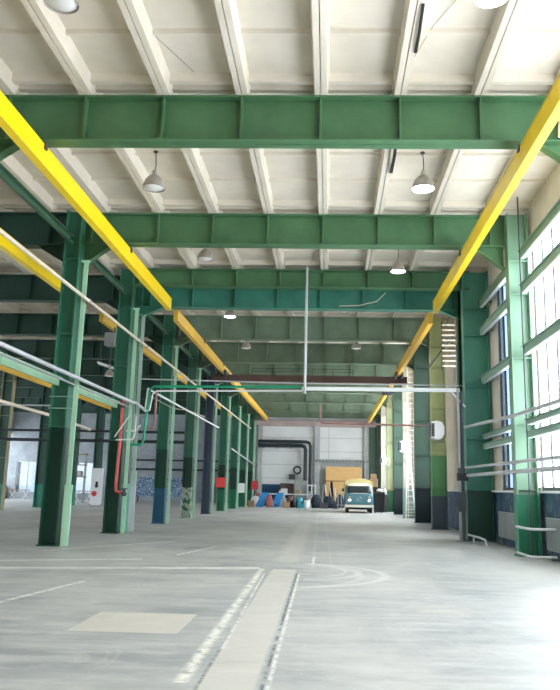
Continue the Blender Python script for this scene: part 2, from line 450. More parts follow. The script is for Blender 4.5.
names = ['nearest', 'second', 'third shallow', None, 'fourth', 'fifth', 'sixth', 'seventh', 'eighth', 'ninth', 'last']
for k, y in enumerate(FR):
    if k == 2: z0, mat, st = 8.21, 'beam', st_main
    elif k == 3: z0, mat, st = 7.68, 'beam_teal', [x-.75*.98+.6 for x in st_main]
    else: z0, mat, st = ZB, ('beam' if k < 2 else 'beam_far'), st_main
    if k == 0: z0 = 7.90
    if k == 1: z0 = 7.95
    yb = y if k in (2, 3) else y+.18
    lab = ('deep teal I-beam right behind the shallow third roof beam' if k == 3 else
           'shallow green I-beam above the deeper teal beam' if k == 2 else
           'green riveted-looking steel roof beam over the main aisle, %s from the camera' % names[k].replace(' shallow','')) if k < 4 else \
           'grey-green steel roof beam over the main aisle, %s of the deep row counted from the near end' % names[k]
    lab = lab.replace('riveted-looking ', '')
    kn = ((-6.74, 7.35, -5.95, z0), (4.62, 7.35, 3.84, z0)) if k != 2 else ()
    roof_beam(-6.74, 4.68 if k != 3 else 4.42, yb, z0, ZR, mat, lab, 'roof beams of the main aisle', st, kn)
# beams of the left aisles
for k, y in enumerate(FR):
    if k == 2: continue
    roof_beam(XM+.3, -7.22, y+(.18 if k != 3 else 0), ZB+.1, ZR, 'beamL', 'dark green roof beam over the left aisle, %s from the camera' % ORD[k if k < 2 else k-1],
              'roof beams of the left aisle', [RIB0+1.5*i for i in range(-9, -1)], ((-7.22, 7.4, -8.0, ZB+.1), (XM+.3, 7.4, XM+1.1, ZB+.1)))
for k, y in enumerate(FR):
    if k < 5: continue
    roof_beam(-31.9, XM-.3, y+.18, ZB+.1, ZR, 'beamL', 'dark green roof beam over the outermost left aisle, %s of six from the near end' % ORD[k-5],
              'roof beams of the outer left aisle', [RIB0+1.5*i for i in range(-17, -10)])

# ------------------------------------------------------------------ columns
def column(x0, x1, y, d, mat, label, group, ztop=ZR, seams=(2.96, 5.4, 7.45), name='steel_column', fl=.035, web=None):
    t = thing(name, label, 'column', ((x0+x1)/2, y, 0), group)
    B(x0, x0+fl, y-d/2, y+d/2, 0, ztop).build('flange', mat, t)
    B(x1-fl, x1, y-d/2, y+d/2, 0, ztop).build('flange', mat, t)
    B(x0+fl, x1-fl, y-.02, y+.02, 0, ztop).build('web', web or mat, t)
    for z in seams:
        B(x0+fl, x1-fl, y-d/2+.02, y-.02, z-.012, z+.012).build('stiffener', mat, t)
    B(x0-.04, x1+.04, y-d/2-.05, y+d/2+.05, 0, .03).build('base_plate', mat, t)
    return t
lm = ['','col_main','col_main','col_mintfoot','col_blue','col_main_scuff','col_grey','col_foot','col_foot','col_foot','col_foot']
ll = ['', 'dark green steel column with lighter upper half, nearest on the left',
      'dark green steel column beside the red riser pipe, second on the left',
      'green column with mint foot tucked behind the second left column',
      'green column with a blue painted foot on the left side',
      'green column whose foot is blotched with white flaking paint',
      'slim grey navy column between the blotched one and the one with a red box',
      'green column carrying the red box, left row',
      'green column just behind the one with the red box',
      'green column carrying a white notice, left row',
      'last green column of the left row at the far wall']
for k in range(1, len(FR)):
    y = FR[k]; x0, x1 = -7.2, -6.74
    if k == 1: x0 = -7.18
    column(x0, x1, y, .4, lm[k], ll[k], 'columns between main and left aisle')
    if k in (6,): pass
    m = MB(); m.box(-6.66, -6.54, y-.02, y+.01, 0, 7.45); m.box(-6.66, -6.64, y, y+.12, 0, 7.45)
    w_ = 'pale mint angle post standing beside the ' + ['', 'nearest left column, its foot boxed in', 'second left column, behind the red pipe', 'mint-footed left column, white below',
          'blue-footed left column', 'white-blotched left column', 'slim grey navy column', 'column with the red box', 'column behind the red box one', 'column with the white notice', 'last left column'][k]
    t = thing('angle_post', w_, 'post', (-6.58, y, 0), 'angle posts along the left column row')
    m.build('angle', 'mint' if k != 3 else 'white_post', t)
    if k in (1, 3): B(-6.67, -6.48, y-.08, y-.03, 0, 1.5 if k == 1 else 2.0).build('foot_cladding', 'mint' if k == 1 else 'white_post', t)
    B(-6.73, -6.5, y-.04, y-.02, 7.38, 7.45).build('cleat', 'mint', t)
# right row
rr = [(1, 4.66, 5.2, 'mint_col', 'light green column against the large windows, nearest on the right'),
      (2, 4.42, 5.26, 'teal_col', 'wide teal green column, second on the right'),
      (3, 4.40, 5.1, 'dark_col', 'dark column tucked behind the wide teal one'),
      (4, 4.24, 4.86, 'ygreen', 'yellow-green column with grey foot carrying the nearest fan heater'),
      (5, 4.24, 5.1, 'dark_col', 'dark green column just beyond the yellow-green one with grey foot'),
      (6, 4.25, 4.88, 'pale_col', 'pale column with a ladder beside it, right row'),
      (7, 4.25, 5.0, 'dark_col', 'dark column just beyond the ladder column, right row'),
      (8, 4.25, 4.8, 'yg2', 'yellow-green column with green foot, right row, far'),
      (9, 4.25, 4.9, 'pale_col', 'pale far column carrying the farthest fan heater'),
      (10, 4.25, 4.9, 'dark_col', 'last dark column on the right by the far wall')]
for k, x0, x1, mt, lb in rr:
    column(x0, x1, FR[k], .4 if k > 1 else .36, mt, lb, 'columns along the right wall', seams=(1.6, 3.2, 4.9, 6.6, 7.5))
# middle row (X -18.9)
for k, y in enumerate(FR):
    if k < 6: continue
    lb = {6: 'dark column with tan flanges at the left edge of the picture, deep in the left aisle', 7: 'dark green column with teal foot seen left of the nearest left column',
          8: 'dark green column with teal foot seen just right of the nearest left column', 9: 'dark green column with teal foot seen behind the white panel',
          10: 'dark green column with teal foot, farthest of the inner left row'}[k]
    column(XM-.32-(.15 if k == 6 else 0), XM+.3-(.1 if k == 6 else 0), y, .4, 'col_tan' if k == 6 else 'col_row', lb, 'columns of the inner left row', web='col_row')

# ties between column heads (left row), mint girts lower down
tie_y = [(6.9, FR[0]), (FR[0], FR[1]), (FR[1], FR[2]), (FR[3], FR[4]), (FR[4], FR[5]), (FR[5], FR[6])]
for k, (a, b_) in enumerate(tie_y):
    if k == 0: continue
    m = MB().box(-7.06, -6.94, a+.22, b_-.2, 7.88, 7.9).box(-7.06, -7.04, a+.22, b_-.2, 7.88, 8.08).box(-7.06, -6.94, a+.22, b_-.2, 8.06, 8.08)
    tag(m.build('longitudinal_tie', 'tie'), 'green channel tie between the heads of the left columns, %s from the camera' % ORD[k-1], 'strut', 'ties between left column heads')
for k, (a, b_) in enumerate([(11.5, 15.4), (15.45, 18.95), (19.4, 24.4)]):
    m = MB().box(-7.06, -6.98, a, b_, 4.0, 4.2).box(-7.06, -6.9, a, b_, 4.19, 4.21)
    tag(m.build('mint_girt', 'mint'), ['pale mint channel at the left picture edge under the grey pipe', 'pale mint channel ending at the nearest left column',
        'pale mint channel between the nearest and second left columns'][k], 'girt', 'mint channels on the left row')
for z, y0, y1, w in ((4.62, 18.96, 18.99, ''),): pass
# rungs on the nearest left column
for z, nm in ((3.42, 'lower'), (3.72, 'upper')):
    m = MB().tube([(-7.2, 18.93, z), (-6.6, 18.93, z)], .016)
    tag(m.build('bracket_bar', 'mintdk'), '%s of two pale bars across the nearest left column' % nm, 'bar', 'bars on the nearest left column')

# ------------------------------------------------------------------ crane rails (monorails)
def rail(x, y0, y1, mat, label, zb=7.38, h=.40, w=.17, cat='rail', hang=()):
    t = thing('crane_rail', label, cat, (x, (y0+y1)/2, zb), 'yellow crane rails under the roof beams')
    B(x-w/2, x+w/2, y0, y1, zb, zb+.03).build('lower_flange', mat, t)
    B(x-w/2, x+w/2, y0, y1, zb+h-.025, zb+h).build('upper_flange', mat, t)
    B(x-w/2+.008, x+w/2-.008, y0+.01, y1-.01, zb+.03, zb+h-.025).build('web', mat, t)
    for y in hang:
        m = MB().box(x-w/2-.03, x-w/2, y-.05, y+.05, zb+h-.1, zb+h+.03).box(x+w/2, x+w/2+.03, y-.05, y+.05, zb+h-.1, zb+h+.03).box(x-w/2, x+w/2, y-.05, y+.05, zb+h, zb+h+.03)
        m.build('hanger_clamp', 'dksteel', t)
rail(-5.5, 4, 24.6, 'yellow', 'bright yellow crane rail running overhead on the left of the main aisle, near stretch', hang=FR[:2])
rail(-5.5, 25.75, 66.5, 'yellow2', 'duller yellow crane rail on the left beyond the teal beam', zb=7.28, hang=FR[4:8])
rail(3.53, 4, 24.6, 'yellow_shaded', 'yellow crane rail overhead on the right of the main aisle, near stretch', hang=FR[:2])
rail(3.53, 25.75, 66.8, 'yellow2', 'duller yellow crane rail on the right beyond the teal beam', zb=7.28, hang=FR[4:8])
rail(-8.38, 8, 24.0, 'yellow', 'yellow crane rail of the left aisle passing behind the nearest left column')
rail(-8.38, 26.4, 66, 'yellow2', 'yellow crane rail seen between the left columns, beyond the second')
rail(-17.4, 22, 66, 'yellow2', 'yellow crane rail deep on the far side of the left aisle')
# hoist with hanging grey box on the left aisle rail
t = thing('chain_hoist', 'grey box hoist hanging from the left aisle crane rail', 'hoist', (-8.38, 27.9, 6.7))
B(-8.6, -8.2, 27.65, 28.1, 6.72, 7.22).build('motor_box', 'steel', t, .02)
for x in (-8.5, -8.29): B(x, x+.03, 27.8, 27.95, 7.2, 7.45).build('trolley_plate', 'dksteel', t)
MB().tube([(-8.4, 27.9, 6.72), (-8.4, 27.9, 6.1)], .012).build('chain', 'dksteel', t)
MB().tube([(-8.4, 27.9, 6.1), (-8.33, 27.9, 6.0), (-8.38, 27.9, 5.9), (-8.46, 27.9, 5.95)], .02).build('hook', 'dksteel', t)
# suspended crane bridge across the aisle
t = thing('crane_bridge', 'brown suspended crane girder spanning between the two far yellow rails', 'crane', (-1, 38.3, 6.92))
m = MB().box(-6.1, 4.0, 38.25, 38.35, 6.92, 7.22).box(-6.1, 4.0, 38.17, 38.43, 6.90, 6.94).box(-6.1, 4.0, 38.17, 38.43, 7.2, 7.24)
m.build('girder', 'brown', t)
for x in (-5.5, 3.53):
    MB().box(x-.2, x-.12, 37.6, 39.0, 7.12, 7.40).box(x+.12, x+.2, 37.6, 39.0, 7.12, 7.40).build('end_carriage', 'dksteel', t)
    for y in (37.8, 38.8):
        MB().lathe(x-.12, y, 7.35, [(0,0),(.08,0),(.08,.24),(0,.24)], 14, 'X').build('wheel', 'dksteel', t)
mm = MB()
for z in (7.42, 7.56): mm.tube([(-4.0, 38.1, z), (1.2, 38.1, z)], .015, 6)
for j in range(6): mm.tube([(-4.0+j*1.04, 38.1, 7.2), (-4.0+j*1.04, 38.1, 7.56)], .015, 6)
mm.build('railing', 'dksteel', t)
t = thing('electric_hoist', 'dark hoist trolley hanging under the right end of the crane girder', 'hoist', (3.0, 38.3, 6.2))
MB().lathe(2.7, 38.3, 6.5, [(0,0),(.2,0),(.22,.05),(.22,.55),(.2,.6),(0,.6)], 16, 'X').build('drum', 'dksteel', t)
MB().box(2.97, 3.03, 38.2, 38.4, 6.6, 6.9).build('trolley_plate', 'dksteel', t)
MB().tube([(3.0, 38.3, 6.4), (3.0, 38.3, 5.9)], .02).build('rope', 'dksteel', t)

# ------------------------------------------------------------------ pipes
def pipe(name, pts, r, mat, label, group=None, clamps=(), cat='pipe'):
    if clamps:
        t = thing(name, label, cat, pts[0], group)
        MB().tube(pts, r).build('pipe_run', mat, t)
        for p in clamps:
            MB().lathe(p[0], p[1]-.03, p[2], [(r+.0,0),(r+.02,0),(r+.02,.06),(r,.06)], 12, 'Y').build('clamp', 'steel', t)
        return t
    return tag(MB().tube(pts, r).build(name, mat), label, cat, group)
pipe('overhead_pipe', [(-6.42, 6, 6.3), (-6.42, 61.4, 6.28)], .045, 'pipe_cream', 'cream pipe running overhead past the left column posts', None, [(-6.42, y, 6.3) for y in (19.1, 24.6, 25.5, 31.4)])
pipe('overhead_pipe', [(-6.42, 6, 4.17), (-6.42, 24.0, 4.17), (-6.42, 24.6, 4.2), (-6.25, 24.9, 4.05)], .05, 'pipe_grey', 'light grey pipe at mid height along the near left columns, upper of the pair')
pipe('overhead_pipe', [(-6.62, 6, 4.05), (-6.62, 24.4, 4.05)], .03, 'steel', 'thin grey pipe just below the light grey one on the near left columns')
pipe('overhead_pipe', [(-6.42, 25.9, 4.05), (-6.42, 26.1, 4.87), (-6.42, 43.5, 4.9)], .04, 'pipe_white', 'thin white pipe beyond the second left column at mid height')
pipe('overhead_pipe', [(-6.35, 49, 4.0), (-6.35, 66, 3.4)], .05, 'pipe_grey', 'light grey sloping pipe near the far end of the left row')
# pipe loops at the second left column
pipe('riser_pipe', [(-6.80, 24.35, 4.3), (-6.80, 24.35, 2.9), (-6.84, 24.35, 1.55), (-6.82, 24.35, 1.33), (-6.65, 24.35, 1.27)], .05, 'pipe_red', 'red riser pipe on the second left column')
tag(MB().lathe(-6.56, 24.35, 1.27, [(0,-.1),(.07,-.1),(.09,0),(.05,.04),(.05,.1),(.11,.12),(.11,.15),(0,.15)], 14).build('valve', 'dksteel'), 'dark valve at the foot of the red riser pipe', 'valve')
pipe('green_pipe', [(-.9, 25.0, 4.87), (-5.95, 25.0, 4.82), (-6.08, 25.0, 4.7), (-6.14, 25.0, 4.0), (-6.2, 25.0, 3.0), (-6.26, 25.0, 2.86), (-6.7, 25.0, 2.84)], .045, 'pipe_green', 'green pipe crossing the left half of the aisle and dropping at the left')
pipe('white_pipe', [(-.9, 24.97, 4.74), (-5.85, 24.97, 4.66), (-5.97, 24.97, 4.55), (-6.05, 24.97, 4.0), (-6.2, 24.97, 3.98), (-6.5, 24.97, 4.2)], .03, 'pipe_white', 'thin white pipe just below the green crossing pipe, looping at its left end')
pipe('white_pipe', [(-6.3, 24.9, 3.5), (-6.45, 24.9, 3.3), (-6.9, 24.9, 3.3)], .03, 'pipe_white', 'short white pipe bend below the loop on the second left post')
pipe('rust_pipe', [(-5.9, 25.2, 4.7), (-5.9, 25.2, 3.5), (-5.95, 25.2, 3.42), (-6.15, 25.2, 3.4)], .04, 'pipe_rust', 'mauve drop pipe right of the green pipe bend')
pipe('cable_pipe', [(-6.4, 24.9, 5.05), (-.9, 24.9, 4.98), (4.5, 24.9, 4.98)], .022, 'pipe_grey', 'thin grey line crossing the whole aisle just above the green pipe')
pipe('bracket_strut', [(-6.95, 24.2, 3.05), (-6.5, 24.2, 3.75)], .018, 'pipe_white', 'thin pale diagonal strut behind the red riser pipe', cat='strut')
pipe('white_pipe', [(-6.9, 24.2, 2.95), (-6.35, 24.2, 2.98), (-6.3, 24.2, 3.1), (-6.28, 24.2, 3.75)], .022, 'pipe_white', 'thin white bent pipe under the diagonal strut at the second left column')
pipe('cable', [(-6.2, 25.6, 4.55), (-5.4, 25.7, 4.15), (-4.9, 25.8, 4.1), (-4.6, 27.5, 4.05)], .012, 'pipe_cream', 'sagging pale cable right of the green pipe bend', cat='cable')
# white crossing pipe right half + drop rod
t = thing('crossing_pipe', 'thick white square pipe crossing the right half of the aisle with a corner brace', 'pipe', (4.2, 24.3, 0))
MB().obox((-.9, 24.3, 4.72), (4.22, 24.3, 4.74), .12, .12).build('pipe_run', 'pipe_white', t)
MB().obox((3.95, 24.28, 4.7), (4.4, 24.28, 4.2), .04, .05).build('corner_brace', 'pipe_white', t)
MB().box(4.12, 4.2, 24.22, 24.3, 0, 4.8).build('upright', 'steel', t)
MB().box(4.24, 4.31, 24.2, 24.27, 0, 4.7).build('upright', 'dksteel', t)
for z0, z1 in ((2.1, 2.25), (.9, 1.5)): B(4.1, 4.33, 24.18, 24.22, z0, z1).build('bracket_plate', 'dksteel', t)
MB().box(4.0, 4.34, 24.05, 24.35, 0, .02).build('base_plate', 'steel', t)
pipe('hanger_rod', [(-.80, 24.18, 8.82), (-.80, 24.18, 4.55)], .045, 'pipe_grey', 'long grey hanger tube dropping from the roof to the white crossing pipe')
pipe('rust_pipe', [(-.37, 31, 4.95), (-.37, 31, 4.25), (-.3, 31, 4.2), (4.04, 31, 4.14)], .04, 'pipe_rust', 'rusty pipe dropping in the middle and running right to the nearest heater')
pipe('wall_pipe', [(4.36, 24.38, 3.6), (4.38, 24.3, 3.55), (4.42, 18.3, 3.33), (4.4, 11, 3.2)], .045, 'pipe_grey', 'bowed grey pipe across the right windows, highest of three')
pipe('wall_pipe', [(4.38, 24.4, 2.27), (4.4, 11, 2.17)], .04, 'pipe_grey', 'grey pipe across the right columns, middle of three')
pipe('wall_pipe', [(4.37, 24.4, 2.02), (4.4, 11, 1.98)], .05, 'pipe_grey', 'thicker grey pipe across the right columns, lowest of three')
pipe('drop_rod', [(4.86, 18.6, 9.1), (4.86, 18.6, .0)], .02, 'dksteel', 'thin dark rod hanging from the ceiling in front of the light green column')
# low guard pipes
for (y, z0, z1, lb) in ((19.0, .12, .12, 'low guard pipe at the foot of the light green column'), (19.0, .72, .72, 'pale pipe at knee height in front of the light green column')):
    pipe('guard_pipe', [(5.1, y-1.6, z0), (4.65, y-1.55, z0), (4.55, y-1.4, z1), (4.55, y-.25, z1)], .03, 'pipe_grey', lb)
t = thing('guard_hoop', 'bent pipe hoop at the foot of the wide teal column', 'rail', (4.4, 23.2, 0))
MB().tube([(4.35, 24.0, .22), (4.4, 22.6, .22), (4.5, 22.2, .18), (4.52, 22.1, 0)], .03).build('hoop', 'pipe_grey', t)
MB().tube([(4.38, 23.3, .22), (4.38, 23.3, 0)], .03).build('leg', 'pipe_grey', t)

# window girts on the right wall
gz = [(7.65, .2, 'topmost'), (6.72, .2, 'second from the top'), (5.1, .2, 'middle'), (3.27, .12, 'upper of the low pair'), (2.95, .14, 'lowest')]
for bi, (a, b_, bn) in enumerate(((7.0, 12.7, None), (12.95, 18.98, 'near right window bay'), (19.38, 24.4, 'bay between the first two right columns'))):
    if bn is None: continue
    for z, h, zn in gz:
        t = thing('window_girt', 'green girt across the %s, %s' % (bn, zn), 'girt', (4.98, (a+b_)/2, z-h/2), 'girts across the right windows')
        MB().box(4.96, 4.98, a, b_, z-h/2, z+h/2).box(4.9, 5.04, a, b_, z+h/2-.02, z+h/2).build('channel', 'mintdk', t)
        B(4.985, 5.08, a, b_, z-h/2-.02, z-h/2+.01).build('ledge', 'pipe_white', t)
        for y in (a+.4, (a+b_)/2, b_-.4): B(5.04, 5.3, y-.03, y+.03, z-.03, z+.02).build('bracket', 'mintdk', t)

# radiators below the windows
for (y0, y1, lb) in ((15.2, 18.4, 'grey ribbed radiator under the near right window'), (20.6, 23.5, 'grey ribbed radiator between the light green and wide teal columns')):
    t = thing('radiator', lb, 'radiator', (5.2, (y0+y1)/2, .15))
    m = MB()
    for j in range(int((y1-y0)/.11)): m.box(5.15, 5.26, y0+j*.11, y0+j*.11+.08, .22, .95)
    m.build('fins', 'steel', t)
    MB().tube([(5.2, y0-.1, .93), (5.2, y1+.05, .93)], .03).build('header_pipe', 'pipe_grey', t)
    MB().tube([(5.2, y0-.1, .26), (5.2, y1+.05, .26)], .03).build('header_pipe', 'pipe_grey', t)
    for y in (y0+.3, y1-.3): B(5.17, 5.23, y-.02, y+.02, 0, .22).build('foot', 'steel', t)

# ------------------------------------------------------------------ lamps
def lamp(x, y, z, on, label, s=1., tilt=.0, zt=ZS):
    t = thing('pendant_lamp', label, 'lamp', (x, y, z), 'industrial pendant lamps')
    MB().tube([(x, y, z+.42*s), (x+.02, y, (z+zt)/2+.1), (x, y, zt)], .012, 6).build('cord', 'dksteel', t)
    MB().lathe(x, y, z, [(0,.44*s),(.05*s,.44*s),(.06*s,.34*s),(.12*s,.30*s),(.2*s,.2*s),(.245*s,.08*s),(.26*s,0),(.25*s,0),(.235*s,.08*s),(.19*s,.19*s),(.11*s,.28*s),(0,.29*s)], 24).build('lamp_shade', 'lamp_shade', t)
    MB().lathe(x, y, z, [(0,-.03*s),(.12*s,-.02*s),(.2*s,.01*s),(.235*s,.03*s),(.235*s,.05*s),(0,.05*s)], 20).build('lamp_glass', 'bulb_on' if on else 'bulb_off', t)
    MB().lathe(x, y, zt-.04, [(0,0),(.05,0),(.05,.04),(0,.04)], 10).build('ceiling_hook', 'dksteel', t)
    if on:
        l = D.lights.new('lamp_light', 'POINT'); l.energy = 10; l.color = (.9,.95,1); l.shadow_soft_size = .12
        o = D.objects.new('lamp_light', l); COL.objects.link(o); o.location = (0, 0, -.12); o.parent = t
lamp(2.28, 9.7, 8.55, True, 'lit pendant lamp at the top right edge of the picture')
lamp(-4.05, 9.75, 8.5, False, 'unlit pendant lamp at the top left corner of the picture')
lamp(-4.09, 16.0, 8.2, False, 'unlit grey dome pendant lamp between the first and second roof beams, left')
lamp(2.07, 16.0, 8.22, True, 'brightly lit pendant lamp between the first and second roof beams, right')
lamp(-3.92, 22.2, 8.45, False, 'unlit pendant lamp just above the third shallow beam, left')
lamp(2.05, 22.0, 8.05, True, 'brightly lit pendant lamp between the second and third roof beams, right', .9)
lamp(-3.9, 28.2, 8.0, True, 'pale pendant lamp hanging under the ceiling strip behind the teal beam', .9)
lamp(-3.83, 33.5, 7.75, False, 'pale pendant lamp left of centre below the fourth roof beam', .9)
lamp(1.2, 33.5, 7.8, False, 'pale pendant lamp right of centre below the fourth roof beam', .9)
lamp(.55, 28.4, 8.3, False, 'small pendant lamp tucked behind the teal beam right of centre', .6)
lamp(-12.6, 24.0, 7.6, False, 'pendant lamp in the dark left aisle near the left picture edge', .9)
lamp(-10.5, 35.0, 6.6, False, 'pendant lamp seen between the nearest and second left columns', .9)

# peeling strips and cables on the ceiling
def strip(pts, label, w=.05, mat='black'):
    m = MB()
    for a, b_ in zip(pts[:-1], pts[1:]): m.obox(a, b_, w, .015)
    tag(m.build('loose_strip', mat), label, 'strip')
strip([(1.34, 14.4, 8.79), (1.36, 15.3, 8.68), (1.38, 16.4, 8.79)], 'black strip peeling from the ceiling rib beyond the nearest roof beam', .07)
strip([(1.36, 10.2, 8.80), (1.38, 10.9, 8.77), (1.39, 11.5, 8.80)], 'dark strip peeling from the ceiling rib above the nearest roof beam', .05)
pipe('cable', [(4.05, 12.6, 8.78), (4.08, 12.55, 8.4), (4.12, 12.6, 8.1), (4.1, 12.6, 7.82)], .04, 'pipe_cream', 'cream bundle of cable hanging in front of the nearest beam at the right', cat='cable')
pipe('cable', [(1.9, 25.1, 8.2), (1.6, 25.1, 7.9), (1.0, 25.1, 7.75), (.3, 25.1, 7.72)], .015, 'pipe_cream', 'thin cable looping down from the lit lamp over the teal beam', cat='cable')
pipe('cable', [(-3.9, 9.5, 9.1), (-2.6, 12.6, 9.1)], .004, 'dksteel', 'thin dark cable along the ceiling left of centre', cat='cable')
pipe('cable', [(2.2, 9.8, 9.1), (1.65, 11.2, 9.1), (1.3, 12.7, 9.1)], .004, 'dksteel', 'thin dark cable along the ceiling from the lit lamp at top right', cat='cable')

# ------------------------------------------------------------------ heaters
def heater(x, y, z, s, label):
    t = thing('fan_heater', label, 'heater', (x, y, z-.35*s), 'white fan heaters on the right columns')
    poly = [(x-.26*s, z-.3*s), (x-.26*s, z+.3*s), (x-.05*s, z+.36*s), (x+.15*s, z+.3*s), (x+.25*s, z+.12*s), (x+.25*s, z-.16*s), (x+.12*s, z-.34*s), (x-.06*s, z-.37*s)]
    MB().prism(poly, 'Y', y-.3*s, y+.3*s).build('casing', 'white', t, .03*s)
    g = B(x-.30*s, x-.262*s, y-.27*s, y+.27*s, z-.28*s, z+.28*s).build('grille_frame', 'dksteel', t)
    m = MB()
    for j in range(8): m.obox((x-.31*s, y-.26*s, z-.24*s+j*.068*s), (x-.31*s, y+.26*s, z-.24*s+j*.068*s), .05*s, .012*s, (.5,0,1))
    m.build('louvre', 'steel', g)
    f = B(x-.25*s, x-.13*s, y-.305*s, y-.296*s, z-.25*s, z+.25*s).build('side_grille', 'black', t)
    m = MB()
    for j in range(7): m.box(x-.25*s, x-.13*s, y-.32*s, y-.305*s, z-.22*s+j*.07*s, z-.205*s+j*.07*s)
    m.build('slat', 'steel', f)
    MB().tube([(x-.1, y, z-.36*s), (x-.1, y, z-.44*s), (x+.3, y, z-.44*s)], .02).build('bracket', 'steel', t)
    MB().tube([(x+.2, y-.2, z+.2), (x+.38, y-.25, z+.1), (x+.42, y-.25, z-.2), (x+.25, y-.22, z-.4)], .018, 8).build('hose', 'pipe_cream', t)
heater(4.42, 30.9, 3.95, 1.08, 'white fan heater on the yellow-green column, nearest of three')
heater(4.2, 42.8, 3.95, .9, 'fan heater on the pale ladder column, middle of three')
heater(4.0, 55.0, 3.62, .85, 'small white fan heater farthest along the right columns')

# conduits and small racks behind the upright on the right
pipe('conduit', [(4.72, 27.6, 0), (4.72, 27.6, 7.9)], .04, 'steel', 'grey vertical conduit between the wide teal and yellow-green columns, left one', 'vertical conduits on the right')
pipe('conduit', [(4.95, 27.9, 0), (4.95, 27.9, 7.9)], .05, 'pipe_cream', 'cream vertical conduit between the wide teal and yellow-green columns', 'vertical conduits on the right')
pipe('conduit', [(5.1, 28.1, 1.5), (5.1, 28.1, 7.9)], .03, 'dksteel', 'dark vertical conduit nearest the wall behind the cream one', 'vertical conduits on the right')
t = thing('bracket_rack', 'rack of short pale rungs high between the right columns', 'rack', (4.6, 28.2, 6.2))
for x in (4.28, 5.0): MB().box(x-.02, x+.02, 28.18, 28.22, 6.0, 7.9).build('side_bar', 'dksteel', t)
for j in range(9): MB().box(4.28, 5.0, 28.16, 28.2, 6.15+j*.2, 6.2+j*.2).build('rung', 'pipe_cream', t)
MB().obox((3.75, 28.3, 6.1), (4.8, 28.3, 7.5), .06, .06).build('diagonal_brace', 'dksteel', t)
# ladder on the pale column
t = thing('wall_ladder', 'tall narrow pale ladder fixed beside the pale right column', 'ladder', (4.6, 42.2, 0))
for x in (4.42, 4.86): MB().box(x-.025, x+.025, 42.3, 42.38, .05, 8.4).build('stile', 'pipe_cream', t)
for j in range(27): MB().tube([(4.42, 42.34, .35+j*.3), (4.86, 42.34, .35+j*.3)], .018, 6).build('rung', 'pipe_cream', t)
t = thing('step_ladder', 'light A-shaped ladder leaning at the foot of the pale right column', 'ladder', (4.35, 40.8, 0))
for x0, x1 in ((4.1, 4.32), (4.62, 4.44)): MB().obox((x0, 40.6, 0), (x1, 41.6, 3.6), .05, .03).build('stile', 'white', t)
for j in range(10):
    f = (j+.7)/11; MB().obox((4.1+.22*f, 40.6+f, 3.6*f), (4.62-.18*f, 40.6+f, 3.6*f), .05, .03).build('rung', 'white', t)
# cables/boxes on wall near ladder
t = thing('junction_box', 'dark junction box on the grey upright by the wide teal column', 'box', (4.2, 24.1, 1.9))
B(4.05, 4.4, 24.02, 24.16, 1.85, 2.1).build('case', 'dksteel', t, .01); B(4.07, 4.38, 24.0, 24.02, 1.87, 2.08).build('lid', 'black', t)

# ------------------------------------------------------------------ left aisle details
pipe('service_pipe', [(-20, 40, 4.33), (-7.3, 40, 4.33)], .07, 'pipe_dark', 'dark pipe crossing the left aisle, upper of the pair', 'dark service pipes across the left aisle')
pipe('service_pipe', [(-20, 40, 3.82), (-7.3, 40, 3.82)], .09, 'pipe_dark', 'dark green pipe crossing the left aisle, lower of the pair', 'dark service pipes across the left aisle')
pipe('service_pipe', [(-20, 34, 5.05), (-12.2, 34, 5.05)], .04, 'pipe_grey', 'thin grey pipe high in the left aisle at the picture edge')
pipe('service_pipe', [(-9, 14.0, 3.62), (-8.2, 17.5, 3.52), (-8.0, 21.5, 3.44), (-7.9, 24.6, 3.3)], .045, 'pipe_cream', 'cream sagging pipe behind the nearest left column')
t = thing('shelf_rack', 'grey shelf rack with goods deep in the left aisle', 'rack', (-22, 64, 0))
for x in (-23.6, -20.8): B(x, x+.1, 64, 64.1, 0, 4.2).build('upright', 'steel', t)
for z in (2.1, 3.1, 4.0): B(-23.6, -20.7, 63.8, 64.6, z, z+.08).build('shelf', 'wood', t)
for (x, z, w, h, mt, lb) in ((-23.3, 3.2, .7, .5, 'dksteel', 'dark crate on the middle shelf of the left aisle rack, left'), (-22.3, 3.18, .9, .35, 'sheet', 'white bundle on the middle shelf of the left aisle rack'),
                         (-23.0, 2.18, 1.1, .55, 'navy', 'navy bundle on the lowest shelf of the left aisle rack'), (-21.6, 2.19, .6, .45, 'steel', 'grey carton on the lowest shelf of the left aisle rack, right')):
    tag(B(x, x+w, 63.95, 64.45, z, z+h).build('storage_crate', mt, None, .04), lb, 'crate')
t = thing('sign_panel', 'tall white panel with a black and a red mark standing in the left aisle', 'panel', (-17.6, 57.4, 0))
B(-18.05, -17.15, 57.4, 57.46, 0, 2.75).build('board', 'white', t)
MB().lathe(-17.6, 57.38, 1.42, [(0,0),(.13,0),(.13,.03),(0,.03)], 16, 'Y').build('black_mark', 'black', t)
MB().box(-17.68, -17.5, 57.37, 57.4, 1.3, 1.75).build('black_mark', 'black', t)
MB().lathe(-17.75, 57.37, .85, [(0,0),(.2,0),(.2,.03),(0,.03)], 16, 'Y').build('red_mark', 'red', t)
for x in (-18.0, -17.2): B(x-.03, x+.03, 57.2, 57.7, 0, .05).build('foot', 'steel', t)
t = thing('painted_screen', 'long low screen scrawled in blue and white beyond the blue-footed column', 'screen', (-15.3, 70, 0))
B(-17.7, -13.2, 70, 70.08, .55, 2.25).build('panel', 'graff', t)
for x in (-17.6, -15.5, -13.4): B(x, x+.08, 69.9, 70.2, 0, .6).build('leg', 'dksteel', t)
for z, r_ in ((4.0, .08), (3.1, .1)):
    pipe('service_pipe', [(-20, 74.2, z), (-8, 74.2, z)], r_, 'pipe_dark', 'dark pipe on the far wall of the left aisle, %s' % ('upper' if z > 3.5 else 'lower'))
